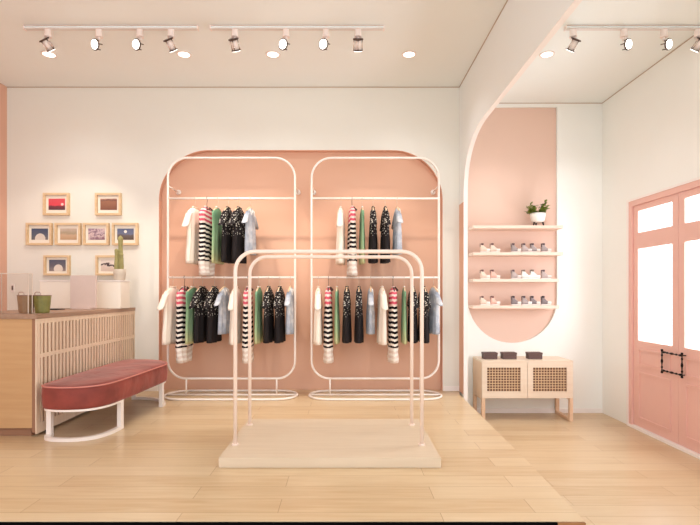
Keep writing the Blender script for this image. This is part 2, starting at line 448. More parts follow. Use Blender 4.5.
SPEC = dict(
  tee=dict(L=.645, w=.165, t=.027, fold=.35, sl=.17, m='g_tee', nm='tshirt', flare=1.12),
  stripe=dict(L=.80, w=.165, t=.037, fold=.25, sl=0, m='g_stripe', nm='striped_top', flare=1.0),
  green=dict(L=.64, w=.165, t=.015, fold=.3, sl=0, m='g_green', nm='green_dress', flare=1.0),
  black=dict(L=.63, w=.16, t=.027, fold=.3, sl=.15, m='g_black', nm='floral_dress', flare=1.02),
  blue=dict(L=.55, w=.125, t=.024, fold=.4, sl=.12, m='g_blue', nm='blue_blouse', flare=1.0))
def make_garment(kind):
    s = SPEC[kind]; t = thing(s['nm'], '', 'top'); L = s['L']; w = s['w']; tx = s['t']
    rows = []; z0 = -.098
    for z, fw, ft in ((z0, .34, .35), (z0-.012, .52, .6), (z0-.03, .74, .85), (z0-.05, .92, 1.0), (z0-.075, 1.0, 1.0)):
        rows.append((z, w*fw, tx*ft, 0))
    n = 14
    for k in range(1, n+1):
        f = k/n; z = z0-.075-(L-.075-.098+.0)*f
        ww = w*(.96-.06*math.sin(PI*min(1, f*1.3)) + (s['flare']-.96)*f)
        tt = tx*(1.0+.25*f)
        if kind == 'stripe' and f > .78: ww *= 1-.9*(f-.78); tt *= 1+.1*math.sin((f-.78)*60)
        rows.append((z, ww, tt, 0))
    body = mesh_obj('body', loft(bmesh.new(), rows, fold=s['fold'], nf=9, ph=len(kind)), M[s['m']], t, True)
    if s['sl']:
        for d in (-1, 1):
            bm = bmesh.new(); sl = s['sl']; seg = 18; rings = []
            for k in range(8):
                f = k/7
                cy = d*(w*.80+f*.085); cz = z0-.062-f*sl*.8
                rw = .052+.006*f; rt = tx*(.95+.2*f)
                ring = []
                for q in range(seg):
                    a = 2*PI*q/seg
                    ring.append(bm.verts.new((rt*math.sin(a)*(1+.12*math.sin(4*a)*f), cy+rw*math.cos(a)*.92, cz+d*rw*math.cos(a)*-.35)))
                rings.append(ring)
            for a, b_ in zip(rings, rings[1:]):
                for q in range(seg): bm.faces.new((a[q], a[(q+1) % seg], b_[(q+1) % seg], b_[q]))
            bm.faces.new(rings[0]); bm.faces.new(rings[-1][::-1])
            mesh_obj('sleeve', bm, M[s['m']], t, True)
    if kind == 'blue':
        bm = bmesh.new()
        for d in (-1, 1):
            v = [bm.verts.new(p) for p in ((0, d*.02, z0+.012), (tx*.9, d*.07, z0-.02), (tx*1.25, d*.055, z0-.075), (tx*1.1, d*.01, z0-.03),
                                           (0, d*.02, z0+.002), (tx*.9-.006, d*.07, z0-.026), (tx*1.25-.006, d*.055, z0-.079), (tx*1.1-.006, d*.01, z0-.036))]
            for f in ((0, 1, 2, 3), (7, 6, 5, 4), (0, 4, 5, 1), (1, 5, 6, 2), (2, 6, 7, 3), (3, 7, 4, 0)): bm.faces.new([v[i] for i in f])
        c = mesh_obj('collar', bm, M['g_collar'], t); c['label'] = 'white collar'
    else:
        # neckband ring standing just above the shoulders
        pts = [(tx*.42*math.sin(2*PI*k/20), w*.34*math.cos(2*PI*k/20), z0+.003+(.006*abs(math.cos(2*PI*k/20)))) for k in range(20)]
        mesh_obj('neckband', tube(bmesh.new(), pts, .005, 8, True), M['g_collar'] if kind in ('green',) else M[s['m']], t, True)
    if kind == 'stripe':
        bm = bmesh.new()
        tube(bm, [(0, .0, z0+.004), (.02, .04, z0+.006), (.034, .075, z0-.03), (.05, .04, z0-.02), (.03, 0, z0+.002), (.05, -.04, z0-.024), (.034, -.075, z0-.034), (.02, -.04, z0+.004), (0, 0, z0+.004)], .006, 8)
        c = mesh_obj('neck_bow', bm, M['hangd'], t, True); c['label'] = 'black neck bow'
    return t
def make_hanger(dark=False):
    t = thing('clothes_hanger', '', 'hanger')
    bm = bmesh.new(); R = .0145
    pts = [(0, R*math.cos(math.radians(a)), R*math.sin(math.radians(a))) for a in range(200, -31, -15)]
    pts += [(0, .006, -.03), (0, 0, -.045), (0, 0, -.082)]
    tube(bm, pts, .0022, 6); mesh_obj('hook', bm, M['hangd'] if dark else M['wire'], t, True)
    pts = [(0, .13*(k/8-1), -.089-.045*abs(k/8-1)**1.3) for k in range(17)]
    mesh_obj('shoulder_bar', tube(bmesh.new(), pts, [.007+.003*(1-abs(k/8-1)) for k in range(17)], 8), M['hangd'] if dark else M['hang'], t, True)
    return t

protos = {k: make_garment(k) for k in SPEC}
hp = {False: make_hanger(), True: make_hanger(True)}
used = set()
KINDS = ['tee', 'stripe', 'green', 'black', 'black2', 'blue']
DESC = dict(tee='cream T-shirt', stripe='black and white striped top', green='green sleeveless dress',
            black='black dress with white floral top', black2='black dress with white floral top', blue='blue grey blouse with white collar')
if True:
    DESC['black'] = 'black floral dress beside the green dress'
    DESC['black2'] = 'black floral dress beside the blue grey blouse'
CAT = dict(tee='t-shirt', stripe='top', green='dress', black='dress', black2='dress', blue='blouse')
rows = [
 (' on upper rail of left rack', 1.88, -1, [195, 207, 218, 228.5, 239.5, 250.5], -.08),
 (' on upper rail of right rack', 1.88, 1, [341, 352, 362, 373, 385, 397], .0),
 (', left-hand set, lower rail of left rack', 1.128, -1, [173, 184.5, 193.5, 202.5, 214.5, 224.5], -.10),
 (', right-hand set, lower rail of left rack', 1.128, -1, [236, 248, 259, 269, 280, 290.5], .0),
 (', left-hand set, lower rail of right rack', 1.128, 1, [318.5, 328.5, 337, 347, 359, 370.5], .0),
 (', right-hand set, lower rail of right rack', 1.128, 1, [382, 393, 404, 412.5, 423.5, 433.5], .0)]
HC = {'tee': 'cream T-shirt', 'stripe': 'striped top', 'green': 'green dress', 'black': 'floral dress near green', 'black2': 'floral dress near blouse', 'blue': 'blue grey blouse'}
GR = dict(tee='cream T-shirts on the wall racks', stripe='striped tops on the wall racks', green='green dresses on the wall racks', black='black floral dresses on the wall racks', black2='black floral dresses on the wall racks', blue='blue grey blouses on the wall racks')
for where, z, side, pxs, rot in rows:
    for kd, px in zip(KINDS, pxs):
        base = kd.replace('2', '')
        x = (px-345)/105.0
        rz = rot*random.uniform(.6, 1.2)+random.uniform(-.06, .06)
        if base == 'blue' and px > 430: rz = .12
        for P, nm in ((protos[base], 'g'), (hp[base == 'stripe'], 'h')):
            if id(P) not in used: o = P; used.add(id(P))
            else: o = copy_tree(P)
            o.location = (x, RY, z); o.rotation_euler = (0, 0, rz if nm == 'g' or base != 'tee' else rz)
            if nm == 'g' and base != 'stripe': o.scale = (1, 1, .97)
            if nm == 'g' and base == 'stripe': o.scale = (.85, 1, .92 if z > 1.5 else 1)
            if nm == 'g': tag(o, DESC[kd]+where, CAT[kd], GR[kd])
            else:
                tag(o, ('dark' if base == 'stripe' else 'pale wooden')+' hanger of '+HC[kd]+where, 'hanger', 'clothes hangers on the wall racks')

# ------------------------------------------------------------ centre platform and stand
pf = bx('display_platform', -.708, .538, 2.80, 3.667, .001, .056, M['plat'], bev=.002)
tag(pf, 'low pale wood display platform in the middle of the floor', 'platform')
t = thing('display_stand', 'pale pink tubular double arch clothes stand on the low platform', 'clothes stand', (-.1, 3.27, .057))
r = .012
for y in (3.04, 3.5):
    pts = [(-.567, y-3.27, 0)] + [(a, y-3.27, b) for a, b in arc(-.447, 1.055, .12, 180, 90, 8)] + [(a, y-3.27, b) for a, b in arc(.447, 1.055, .12, 90, 0, 8)] + [(.567, y-3.27, 0)]
    a = mesh_obj('arch_tube', tube(bmesh.new(), pts, r, 12), M['tube2'], t, True)
    for s in (-1, 1): mesh_obj('foot_flange', cyl(bmesh.new(), (s*.567, y-3.27, .0), (s*.567, y-3.27, .008), .022), M['tube2'], a)

# ------------------------------------------------------------ counter
CX = -2.1
ct = thing('sales_counter', 'pale wood sales counter with vertical slat front and brown top', 'counter', (CX-.35, 4.2, 0))
def rel(bm, t): 
    for v in bm.verts: v.co -= Vector(t.location)
    return bm
def part(name, bm, m, t, smooth=False): return mesh_obj(name, rel(bm, t), m, t, smooth)
part('body', box(bmesh.new(), CX-.7, CX-.03, 3.402, 4.995, .06, .803), M['cwood'], ct)
part('plinth', box(bmesh.new(), CX-.68, CX-.05, 3.43, 4.995, .001, .06), M['gap'], ct)
part('backing', box(bmesh.new(), CX-.0299, CX-.008, 3.402, 4.995, .03, .803), M['gap'], ct)
part('countertop', box(bmesh.new(), CX-.72, CX+.006, 3.392, 4.997, .804, .835, .002), M['ctop'], ct)
for z0, z1, nm in ((.77, .803, 'slat_rail'), (.535, .562, 'slat_rail'), (.02, .085, 'slat_rail')):
    part(nm, box(bmesh.new(), CX-.0075, CX+.001, 3.402, 4.995, z0, z1), M['slat'], ct)
NS = 34
ys = [3.403 + (4.985-3.403)*k/(NS) for k in range(NS+1)]
for k, y in enumerate(ys):
    w = .022 if 0 < k < NS else .03
    if k == 0: y0, y1 = 3.402, 3.442
    elif k == NS: y0, y1 = 4.955, 4.994
    else: y0, y1 = y+.002, y+.026
    part('slat', box(bmesh.new(), CX-.0075, CX+.0005, y0, y1, .085, .77), M['slat'], ct)

# things on the counter
ctz = .836
def bucket(x, y, m, label):
    t = thing('tin_bucket', label, 'bucket', (x, y, ctz), 0, 'green buckets on the counter')
    bm = bmesh.new(); seg = 48; rings = []
    for z, rr in ((0, .043), (.006, .045), (.06, .050), (.125, .0555), (.125, .052), (.01, .042)):
        rings.append([bm.verts.new(((rr*(1+.025*(k % 4 < 2)))*math.cos(2*PI*k/seg), (rr*(1+.025*(k % 4 < 2)))*math.sin(2*PI*k/seg), z)) for k in range(seg)])
    for a, b in zip(rings, rings[1:]):
        for k in range(seg): bm.faces.new((a[k], a[(k+1) % seg], b[(k+1) % seg], b[k]))
    bm.faces.new(rings[0][::-1]); bm.faces.new(rings[-1])
    mesh_obj('body', bm, m, t)
    mesh_obj('rim', tube(bmesh.new(), [(0.0565*math.cos(2*PI*k/24), 0.0565*math.sin(2*PI*k/24), 0.126) for k in range(24)], .0025, 8, True), M['rim'], t, True)
    mesh_obj('handle', tube(bmesh.new(), [(-.02, -.0565, .124), (-.02, -.056, .144), (-.012, -.056, .15), (.012, -.056, .15), (.02, -.056, .144), (.02, -.0565, .124)], .003, 8), M['chrome'], t, True)
bucket(-2.315, 3.63, M['bucket1'], 'olive brown tin bucket on the counter, seen through the clear display case')
bucket(-2.197, 3.63, M['bucket2'], 'bright green tin bucket on the counter, right of the clear case')
gc = thing('display_case', 'clear glass display case at the near end of the counter top', 'display case', (-2.285, 3.46, ctz))
gx0, gx1, gy0, gy1, gh = -.107, .107, -.022, .022, .275
for nm, a in (('glass_pane', (gx0, gx1, gy0, gy0+.004, 0, gh)), ('glass_pane', (gx0, gx1, gy1-.004, gy1, 0, gh)), ('glass_pane', (gx0, gx0+.004, gy0+.004, gy1-.004, 0, gh)), ('glass_pane', (gx1-.004, gx1, gy0+.004, gy1-.004, 0, gh)), ('glass_pane', (gx0, gx1, gy0, gy1, gh, gh+.004))):
    mesh_obj(nm, box(bmesh.new(), *a), M['glass'], gc)
bm = bmesh.new()
for x in (gx0, gx1):
    for y in (gy0, gy1): box(bm, x-.002, x+.002, y-.002, y+.002, 0, gh+.004)
for y in (gy0, gy1): box(bm, gx0, gx1, y-.002, y+.002, gh+.002, gh+.006)
for x in (gx0, gx1): box(bm, x-.002, x+.002, gy0, gy1, gh+.002, gh+.006)
mesh_obj('edge_strip', bm, M['gedge'], gc)
wb = thing('display_plinth', 'long white box standing on the far end of the counter under the cactus', 'display box', (-2.4525, 4.73, ctz))
mesh_obj('carcass', box(bmesh.new(), -.3735, .3735, -.10, .10, 0, .25, .004), M['whitebox'], wb)
mesh_obj('top_board', box(bmesh.new(), -.3775, .3775, -.104, .104, .2505, .262, .002), M['trim'], wb)
gp = thing('counter_screen', 'pinkish grey upright panel on the counter in front of the white box', 'screen', (-2.31, 4.42, ctz))
mesh_obj('panel', box(bmesh.new(), -.113, .113, -.012, .012, .012, .30, .003), M['greyp'], gp)
mesh_obj('foot', box(bmesh.new(), -.08, .08, -.05, .05, 0, .0115, .002), M['greyp'], gp)
tb = thing('tablet', 'thin dark tablet lying on the counter left of the grey panel', 'tablet', (-2.53, 4.3, ctz))
mesh_obj('casing', box(bmesh.new(), -.09, .09, -.06, .06, 0, .008, .002), M['dark'], tb)
mesh_obj('screen', box(bmesh.new(), -.08, .08, -.05, .05, .0085, .0095), M['black'], tb)

cx_, cy_, cz_ = -2.137, 4.74, ctz+.263
ca = thing('potted_cactus', 'tall green column cactus in a small cement pot on the white box', 'cactus', (cx_, cy_, cz_))
mesh_obj('pot', lathe(bmesh.new(), [(.04, 0), (.05, .01), (.056, .07), (.055, .105), (.048, .105), (.046, .085)], seg=20), M['cement'], ca, True)
mesh_obj('soil', lathe(bmesh.new(), [(.044, .086), (.044, .09)]), M['soil'], ca)
def cactus_col(px, py, h, r, z0=.091):
    bm = bmesh.new(); seg = 40; rings = []
    for k in range(17):
        f = k/16; rr = r*(.85+.15*math.sin(f*7)) * (1 if f < .9 else math.sqrt(max(.02, 1-((f-.9)/.1)**2)))
        rings.append([bm.verts.new((px+rr*(1+.16*math.cos(8*2*PI*q/seg))*math.cos(2*PI*q/seg), py+rr*(1+.16*math.cos(8*2*PI*q/seg))*math.sin(2*PI*q/seg), z0+h*f)) for q in range(seg)])
    for a, b in zip(rings, rings[1:]):
        for k in range(seg): bm.faces.new((a[k], a[(k+1) % seg], b[(k+1) % seg], b[k]))
    bm.faces.new(rings[0][::-1]); bm.faces.new(rings[-1]); return bm
mesh_obj('stem', cactus_col(.004, .01, .335, .026), M['cactus'], ca, True)
mesh_obj('stem', cactus_col(-.024, -.012, .21, .019), M['cactus'], ca, True)
mesh_obj('stem', cactus_col(.026, -.014, .17, .018), M['cactus'], ca, True)

# ------------------------------------------------------------ pictures
def print_mat(name, fn):
    m = mat(name, (255, 255, 255), .6); nt = m.node_tree; b = nt.nodes['Principled BSDF']
    tc = nt.nodes.new('ShaderNodeTexCoord'); sp = nt.nodes.new('ShaderNodeSeparateXYZ'); nt.links.new(tc.outputs['Object'], sp.inputs[0])
    n = nt.nodes.new('ShaderNodeTexNoise'); n.inputs['Scale'].default_value = 26; n.inputs['Detail'].default_value = 5
    nt.links.new(tc.outputs['Object'], n.inputs['Vector'])
    nt.links.new(fn(nt, sp, n), b.inputs['Base Color']); return m
def band(nt, sp, n, stops, amp=.35):
    v = math_node(nt, 'MULTIPLY', math_node(nt, 'ADD', sp.outputs[2], .055), 1/.11)
    v = math_node(nt, 'ADD', v, math_node(nt, 'MULTIPLY', math_node(nt, 'SUBTRACT', n.outputs['Fac'], .5), amp))
    r = ramp(nt, stops); nt.links.new(v, r.inputs[0]); return r.outputs[0]
def disc(nt, sp, col, base, cx, cz, r, sy=1.0):
    dx = math_node(nt, 'SUBTRACT', sp.outputs[0], cx); dz = math_node(nt, 'MULTIPLY', math_node(nt, 'SUBTRACT', sp.outputs[2], cz), sy)
    d = math_node(nt, 'SQRT', math_node(nt, 'ADD', math_node(nt, 'MULTIPLY', dx, dx), math_node(nt, 'MULTIPLY', dz, dz)))
    return mixc(nt, math_node(nt, 'LESS_THAN', d, r), base, col)
PR = [
 print_mat('red_sunset_print', lambda nt, sp, n: disc(nt, sp, (250, 214, 206), band(nt, sp, n, [(0, (92, 52, 60)), (.3, (120, 60, 66)), (.42, (226, 70, 84)), (1, (222, 84, 92))]), .055, 0, .013)),
 print_mat('brown_field_print', lambda nt, sp, n: band(nt, sp, n, [(0, (130, 82, 62)), (.75, (160, 108, 82)), (.85, (120, 78, 66)), (1, (196, 150, 128))])),
 print_mat('white_hill_night_print', lambda nt, sp, n: disc(nt, sp, (226, 214, 200), band(nt, sp, n, [(0, (120, 112, 110)), (.4, (92, 96, 112)), (1, (70, 78, 104))]), .005, -.045, .052)),
 print_mat('beige_meadow_print', lambda nt, sp, n: band(nt, sp, n, [(0, (192, 156, 122)), (.4, (206, 172, 140)), (.6, (176, 156, 128)), (1, (208, 186, 170))])),
 print_mat('mauve_blossom_print', lambda nt, sp, n: band(nt, sp, n, [(0, (146, 108, 120)), (.35, (226, 200, 196)), (.55, (130, 96, 116)), (.8, (222, 196, 196)), (1, (160, 130, 146))], 1.8)),
 print_mat('moon_over_hills_print', lambda nt, sp, n: disc(nt, sp, (250, 240, 226), band(nt, sp, n, [(0, (96, 78, 66)), (.4, (110, 96, 92)), (.5, (112, 116, 140)), (1, (96, 104, 134))]), .0, .025, .015)),
 print_mat('white_boulder_print', lambda nt, sp, n: disc(nt, sp, (232, 218, 204), band(nt, sp, n, [(0, (150, 134, 128)), (.4, (110, 104, 112)), (1, (92, 94, 112))]), .01, -.035, .045)),
 print_mat('dark_birds_print', lambda nt, sp, n: band(nt, sp, n, [(0, (214, 190, 174)), (.45, (226, 204, 190)), (.5, (60, 44, 46)), (.64, (80, 60, 60)), (.7, (240, 226, 214)), (1, (236, 222, 210))], .8))]
spec = [(57, 204.5, 0, 'framed red sunset print, upper left picture on the wall'),
        (108.7, 204.5, 1, 'framed brown landscape print, upper right picture on the wall'),
        (40, 234.3, 2, 'framed print of pale hill on dark blue, leftmost of the middle row'),
        (68.6, 234.3, 3, 'framed beige meadow print, second from left in the middle row'),
        (96.6, 234.3, 4, 'framed mauve and white print, third from left in the middle row'),
        (125.5, 234.3, 5, 'framed print of moon over hills behind the cactus tip'),
        (57.6, 265.5, 6, 'framed grey print of white boulder, lower left picture above the counter'),
        (109.2, 265.5, 7, 'framed pale print with dark shapes behind the cactus')]
for px, py, k, lab in spec:
    hh = .110 if k < 6 else .100
    t = thing('picture_frame', lab, 'picture', ((px+.6-345)/100, YB, EYE+(293-py)/100), 0, 'wood framed prints on the back wall')
    w = .128
    fr = mesh_obj('frame', prism([[(-w, -hh), (w, -hh), (w, hh), (-w, hh)], [(-w+.02, -hh+.02), (w-.02, -hh+.02), (w-.02, hh-.02), (-w+.02, hh-.02)]], .035, lambda a, b, q: (a, -.036+q, b)), M['frame'], t)
    mesh_obj('mat_board', box(bmesh.new(), -w+.0205, w-.0205, -.012, -.002, -hh+.0205, hh-.0205), M['mat_'], t)
    mesh_obj('print', box(bmesh.new(), -.082, .082, -.015, -.0125, -.056, .056), PR[k], t)

# ------------------------------------------------------------ bench
bt = thing('upholstered_bench', 'dusty rose velvet bench with curved end and white legs beside the counter', 'bench', (-1.8, 3.9, 0))
out = [(-2.04, 3.42), (-2.025, 3.34), (-1.97, 3.29), (-1.86, 3.268), (-1.74, 3.285), (-1.655, 3.345), (-1.61, 3.44), (-1.59, 3.58), (-1.575, 3.8), (-1.56, 4.1), (-1.55, 4.32), (-1.565, 4.40), (-1.62, 4.50), (-1.72, 4.59), (-1.85, 4.635), (-1.97, 4.63), (-2.03, 4.58), (-2.045, 4.4), (-2.045, 4.0), (-2.045, 3.7)]
def catmull(P, n=5):
    r = []; N = len(P)
    for i in range(N):
        p0, p1, p2, p3 = (Vector((*P[(i+j-1) % N], 0)) for j in range(4))
        for k in range(n):
            u = k/n
            q = .5*((2*p1)+(p2-p0)*u+(2*p0-5*p1+4*p2-p3)*u*u+(-p0+3*p1-3*p2+p3)*u**3)
            r.append((q.x, q.y))
    return r
oc = catmull(out); cxm = sum(p[0] for p in oc)/len(oc); cym = sum(p[1] for p in oc)/len(oc)
def inset(P, d):
    r = []; N = len(P)
    for i in range(N):
        a = Vector(P[i-1]); b = Vector(P[(i+1) % N]); t_ = (b-a).normalized(); nn = Vector((-t_.y, t_.x))
        r.append((P[i][0]+nn.x*d, P[i][1]+nn.y*d))
    return r
bm = bmesh.new(); rings = []
for z, d in ((.212, .012), (.218, .004), (.235, 0), (.30, -.004), (.345, 0), (.358, .005), (.366, .016), (.371, .05), (.374, .11), (.375, .17)):
    lp_ = inset(oc, d) if d < .1 else [(cxm+(x-cxm)*(1-d/.245), cym+(y-cym)*(1-d/.7)) for x, y in oc]
    rings.append([bm.verts.new((x, y, z+(.003*math.sin(y*9+x*7) if z > .365 else 0))) for x, y in lp_])
for a, b in zip(rings, rings[1:]):
    for k in range(len(a)): bm.faces.new((a[k], a[(k+1) % len(a)], b[(k+1) % len(a)], b[k]))
bm.faces.new(rings[0][::-1]); bm.faces.new(rings[-1])
seat = part('seat_cushion', bm, M['velvet'], bt, True)
pp = mesh_obj('piping', rel(tube(bmesh.new(), [(x, y, .36) for x, y in inset(oc, .002)], .0055, 8, True), bt), M['piping'], seat, True)
bm = prism([inset(oc, .035)], .01, lambda a, b, q: (a, b, .2005+q))
part('base_plate', bm, M['velvet'], bt)
def flatbar(pts, w, h, z):     # flat bar following a plan path
    bm = bmesh.new(); R = []
    N = len(pts)
    for i in range(N):
        a = Vector(pts[max(0, i-1)]); b = Vector(pts[min(N-1, i+1)]); t_ = (b-a).normalized(); nn = Vector((-t_.y, t_.x))
        p = Vector(pts[i]); l = p+nn*w/2; r_ = p-nn*w/2
        R.append([bm.verts.new(q) for q in ((l.x, l.y, z), (r_.x, r_.y, z), (r_.x, r_.y, z+h), (l.x, l.y, z+h))])
    for a, b in zip(R, R[1:]):
        for k in range(4): bm.faces.new((a[k], a[(k+1) % 4], b[(k+1) % 4], b[k]))
    bm.faces.new(R[0]); bm.faces.new(R[-1][::-1]); return bm
fr_ = inset(oc, .03)
idx = [i for i, p in enumerate(fr_) if p[1] < 3.64 and i < len(fr_)//2]
path1 = [fr_[i] for i in sorted(idx)]
idx2 = [i for i, p in enumerate(fr_) if p[1] > 4.28 and p[0] > -2.0 and not (p[0] < -1.97)]
path2 = [fr_[i] for i in sorted(idx2)]
for pth in (path1, path2):
    lg = part('leg_frame', flatbar(pth, .034, .022, .001), M['tube'], bt)
    mesh_obj('top_bar', rel(flatbar(pth, .034, .014, .198), bt), M['tube'], lg)
    for e, d in ((pth[0], pth[1]), (pth[-1], pth[-2])):
        v = (Vector(d)-Vector(e)).normalized(); p2 = Vector(e)+v*.036
        mesh_obj('upright', rel(flatbar([e, (p2.x, p2.y)], .03, .175, .0235), bt), M['tube'], lg)

# ------------------------------------------------------------ wall shelves, shoes, plant
SZ = [1.672, 1.392, 1.113, .835]
SL = ['highest wall shelf over the pink niche, carrying the potted plant', 'second highest wall shelf, just below the potted plant shelf', 'third wall shelf from the top, between two shoe shelves', 'lowest wall shelf in the pink niche, just above its rounded bottom']
for k, z in enumerate(SZ):
    x1 = 2.276 if k < 2 else 2.235
    s = bx('wall_shelf', 1.337, x1, 5.22, YR+.0305, z-.017, z+.015, M['shelf'], bev=.002)
    tag(s, 'pale pink '+SL[k], 'shelf', 'pale pink shelves in the niche')

def make_shoe(upper, sole, dark):
    t = thing('shoe', '', 'shoe'); bm = bmesh.new(); seg = 16; rings = []
    # sections along x: heel to toe
    for x, zt, w in ((-.048, .030, .010), (-.046, .058, .016), (-.036, .068, .019), (-.020, .066, .0195), (-.006, .052, .019), (.010, .040, .0195), (.028, .031, .021), (.044, .025, .019), (.054, .018, .012), (.057, .012, .005)):
        ring = []
        for q in range(seg):
            a = 2*PI*q/seg; c, s_ = math.cos(a), math.sin(a)
            zc = .009+(zt-.009)/2
            ring.append(bm.verts.new((x, w*c, zc+(zt-.009)/2*math.copysign(abs(s_)**.7, s_))))
        rings.append(ring)
    for a, b in zip(rings, rings[1:]):
        for q in range(seg): bm.faces.new((a[q], a[(q+1) % seg], b[(q+1) % seg], b[q]))
    bm.faces.new(rings[0]); bm.faces.new(rings[-1][::-1])
    mesh_obj('upper', bm, upper, t, True)
    pl = [(-.050, 0), (-.046, .016), (-.02, .020), (.02, .021), (.045, .021), (.058, .010), (.061, 0), (.058, -.010), (.045, -.021), (.02, -.021), (-.02, -.020), (-.046, -.016)]
    mesh_obj('sole', prism([pl], .0095, lambda a, b, q: (a, b, q)), sole, t)
    bm = bmesh.new(); box(bm, -.050, -.0455, -.006, .006, .045, .072); box(bm, -.038, -.012, -.016, .016, .058, .075, .006)
    mesh_obj('ankle_opening', bm, dark, t)
    bm = bmesh.new(); box(bm, .016, .060, -.0215, .0215, .0097, .031, .009); mesh_obj('toe_cap', bm, sole, t, True)
    bm = bmesh.new()
    for q in range(4):
        x = -.008+q*.009; z = .0555-q*.0065
        cyl(bm, (x, -.013, z-.004), (x, .013, z-.004), .0022, seg=6)
    mesh_obj('laces', bm, sole, t, True)
    return t
cols = {'cream': ((240, 214, 194), (250, 238, 226), (110, 78, 74)), 'rose': ((232, 184, 166), (248, 232, 220), (120, 80, 76)),
        'grey': ((168, 154, 150), (240, 226, 216), (86, 66, 70)), 'mauve': ((190, 172, 166), (236, 222, 214), (98, 76, 78)), 'white': ((250, 244, 236), (252, 248, 242), (130, 112, 100)), 'dark': ((136, 122, 122), (238, 224, 214), (66, 52, 56))}
SP = {}
for k, (a, b, c) in cols.items():
    SP[k] = make_shoe(mat('shoe_'+k, a, .6, var=.1, scale=60), mat('sole_'+k, b, .5), mat('opening_'+k, c, .7))
lay = [('top row of shoes', 1, ['cream', 'cream', 'grey', 'mauve', 'grey', 'grey']),
       ('middle row of shoes', 2, ['cream', 'rose', 'mauve', 'white', 'white', 'mauve']),
       ('bottom row of shoes', 3, ['cream', 'rose', 'dark', 'grey', 'dark', 'dark'])]
CN = dict(cream='cream', rose='rose', grey='grey', mauve='mauve grey', white='white', dark='dark grey')
ORD = ['leftmost in the', 'second from left in the', 'third from left in the', 'fourth from left in the', 'fifth from left in the', 'rightmost in the']
us = set()
for nm, sk, cl in lay:
    for i, (c, px) in enumerate(zip(cl, [484.5, 494.5, 515.5, 526, 534.5, 545.5])):
        o = SP[c] if c not in us else copy_tree(SP[c]); us.add(c)
        o.location = ((px-345)*5.29/500, 5.29, SZ[sk]+.0155); o.rotation_euler = (0, 0, random.uniform(-.12, .05)); o.scale = (.95, 1, 1.32)
        tag(o, f'small {CN[c]} high sneaker, {ORD[i]} {nm}', 'shoe', 'small sneakers on the shelves')

pl = thing('potted_plant', 'small leafy green plant in white footed pot on the highest shelf', 'potted plant', (2.045, 5.30, SZ[0]+.0155))
mesh_obj('pot', lathe(bmesh.new(), [(.03, .038), (.058, .043), (.068, .06), (.076, .10), (.080, .135), (.072, .135), (.066, .12)], seg=28), M['porcelain'], pl, True)
mesh_obj('soil', lathe(bmesh.new(), [(.066, .119), (.066, .124)]), M['soil'], pl)
for a in (200, 340, 90):
    x, y = math.cos(math.radians(a)), math.sin(math.radians(a))
    mesh_obj('leg', cyl(bmesh.new(), (.058*x, .058*y, 0), (.045*x, .045*y, .05), .007, .009, 10), M['iron'], pl)
bm = bmesh.new(); bs = bmesh.new()
for s in range(44):
    a = random.choice((0, PI))+random.uniform(-.7, .7); sp_ = random.uniform(.05, .115); h = random.uniform(.0, .09)
    if s < 4: a = random.uniform(-.4, .4); sp_ = .05+.012*s; h = .06+.02*s
    base = Vector((.02*math.cos(a), .02*math.sin(a), .122)); tip = Vector((sp_*math.cos(a), sp_*math.sin(a)*.8, .135+h))
    md = base.lerp(tip, .5)+Vector((0, 0, .01))
    tube(bs, [base, md, tip], .0018, 5)
    for j in range(6):
        p = base.lerp(tip, .4+.6*j/5)
        d = Vector((random.uniform(-1, 1), random.uniform(-1, 1), random.uniform(-.2, .9))).normalized(); ln = random.uniform(.03, .048)
        sd = d.cross(Vector((0, 0, 1))).normalized()*ln*.36; up_ = sd.cross(d).normalized()*.004
        v = [bm.verts.new(q) for q in (p, p+d*ln*.35+sd+up_, p+d*ln*.75+sd*.8+up_, p+d*ln, p+d*ln*.75-sd*.8+up_, p+d*ln*.35-sd+up_)]
        bm.faces.new((v[0], v[1], v[2], v[3])); bm.faces.new((v[0], v[3], v[4], v[5]))
mesh_obj('leaves', bm, M['leaf'], pl); mesh_obj('stems', bs, M['leaf'], pl)

# ------------------------------------------------------------ cabinet
cb = thing('sideboard', 'pale wood sideboard with two cane door panels below the niche', 'cabinet', (1.84, 5.21, LOW))
X0, X1, Y0, Y1, Z0, Z1 = 1.384, 2.305, 5.05, 5.412, -.083, .296
part('top_board', box(bmesh.new(), X0, X1, Y0, Y1, Z1-.02, Z1, .002), M['cab'], cb)
part('side_panel', box(bmesh.new(), X0, X0+.02, Y0+.022, Y1, Z0, Z1-.0205), M['cabside'], cb)
part('side_panel', box(bmesh.new(), X1-.02, X1, Y0+.022, Y1, Z0, Z1-.0205), M['cabside'], cb)
part('back_panel', box(bmesh.new(), X0+.0205, X1-.0205, Y1-.012, Y1, Z0, Z1-.0205), M['cab'], cb)
part('bottom_board', box(bmesh.new(), X0+.0205, X1-.0205, Y0+.022, Y1-.0125, Z0, Z0+.018), M['cab'], cb)
part('divider', box(bmesh.new(), 1.836, 1.852, Y0+.03, Y1-.0125, Z0+.0185, Z1-.0205), M['cab'], cb)
M['cane'] = mat('woven_cane', (222, 186, 148), .7)
M['cint'] = mat('cane_backing_brown', (120, 84, 62), .8)
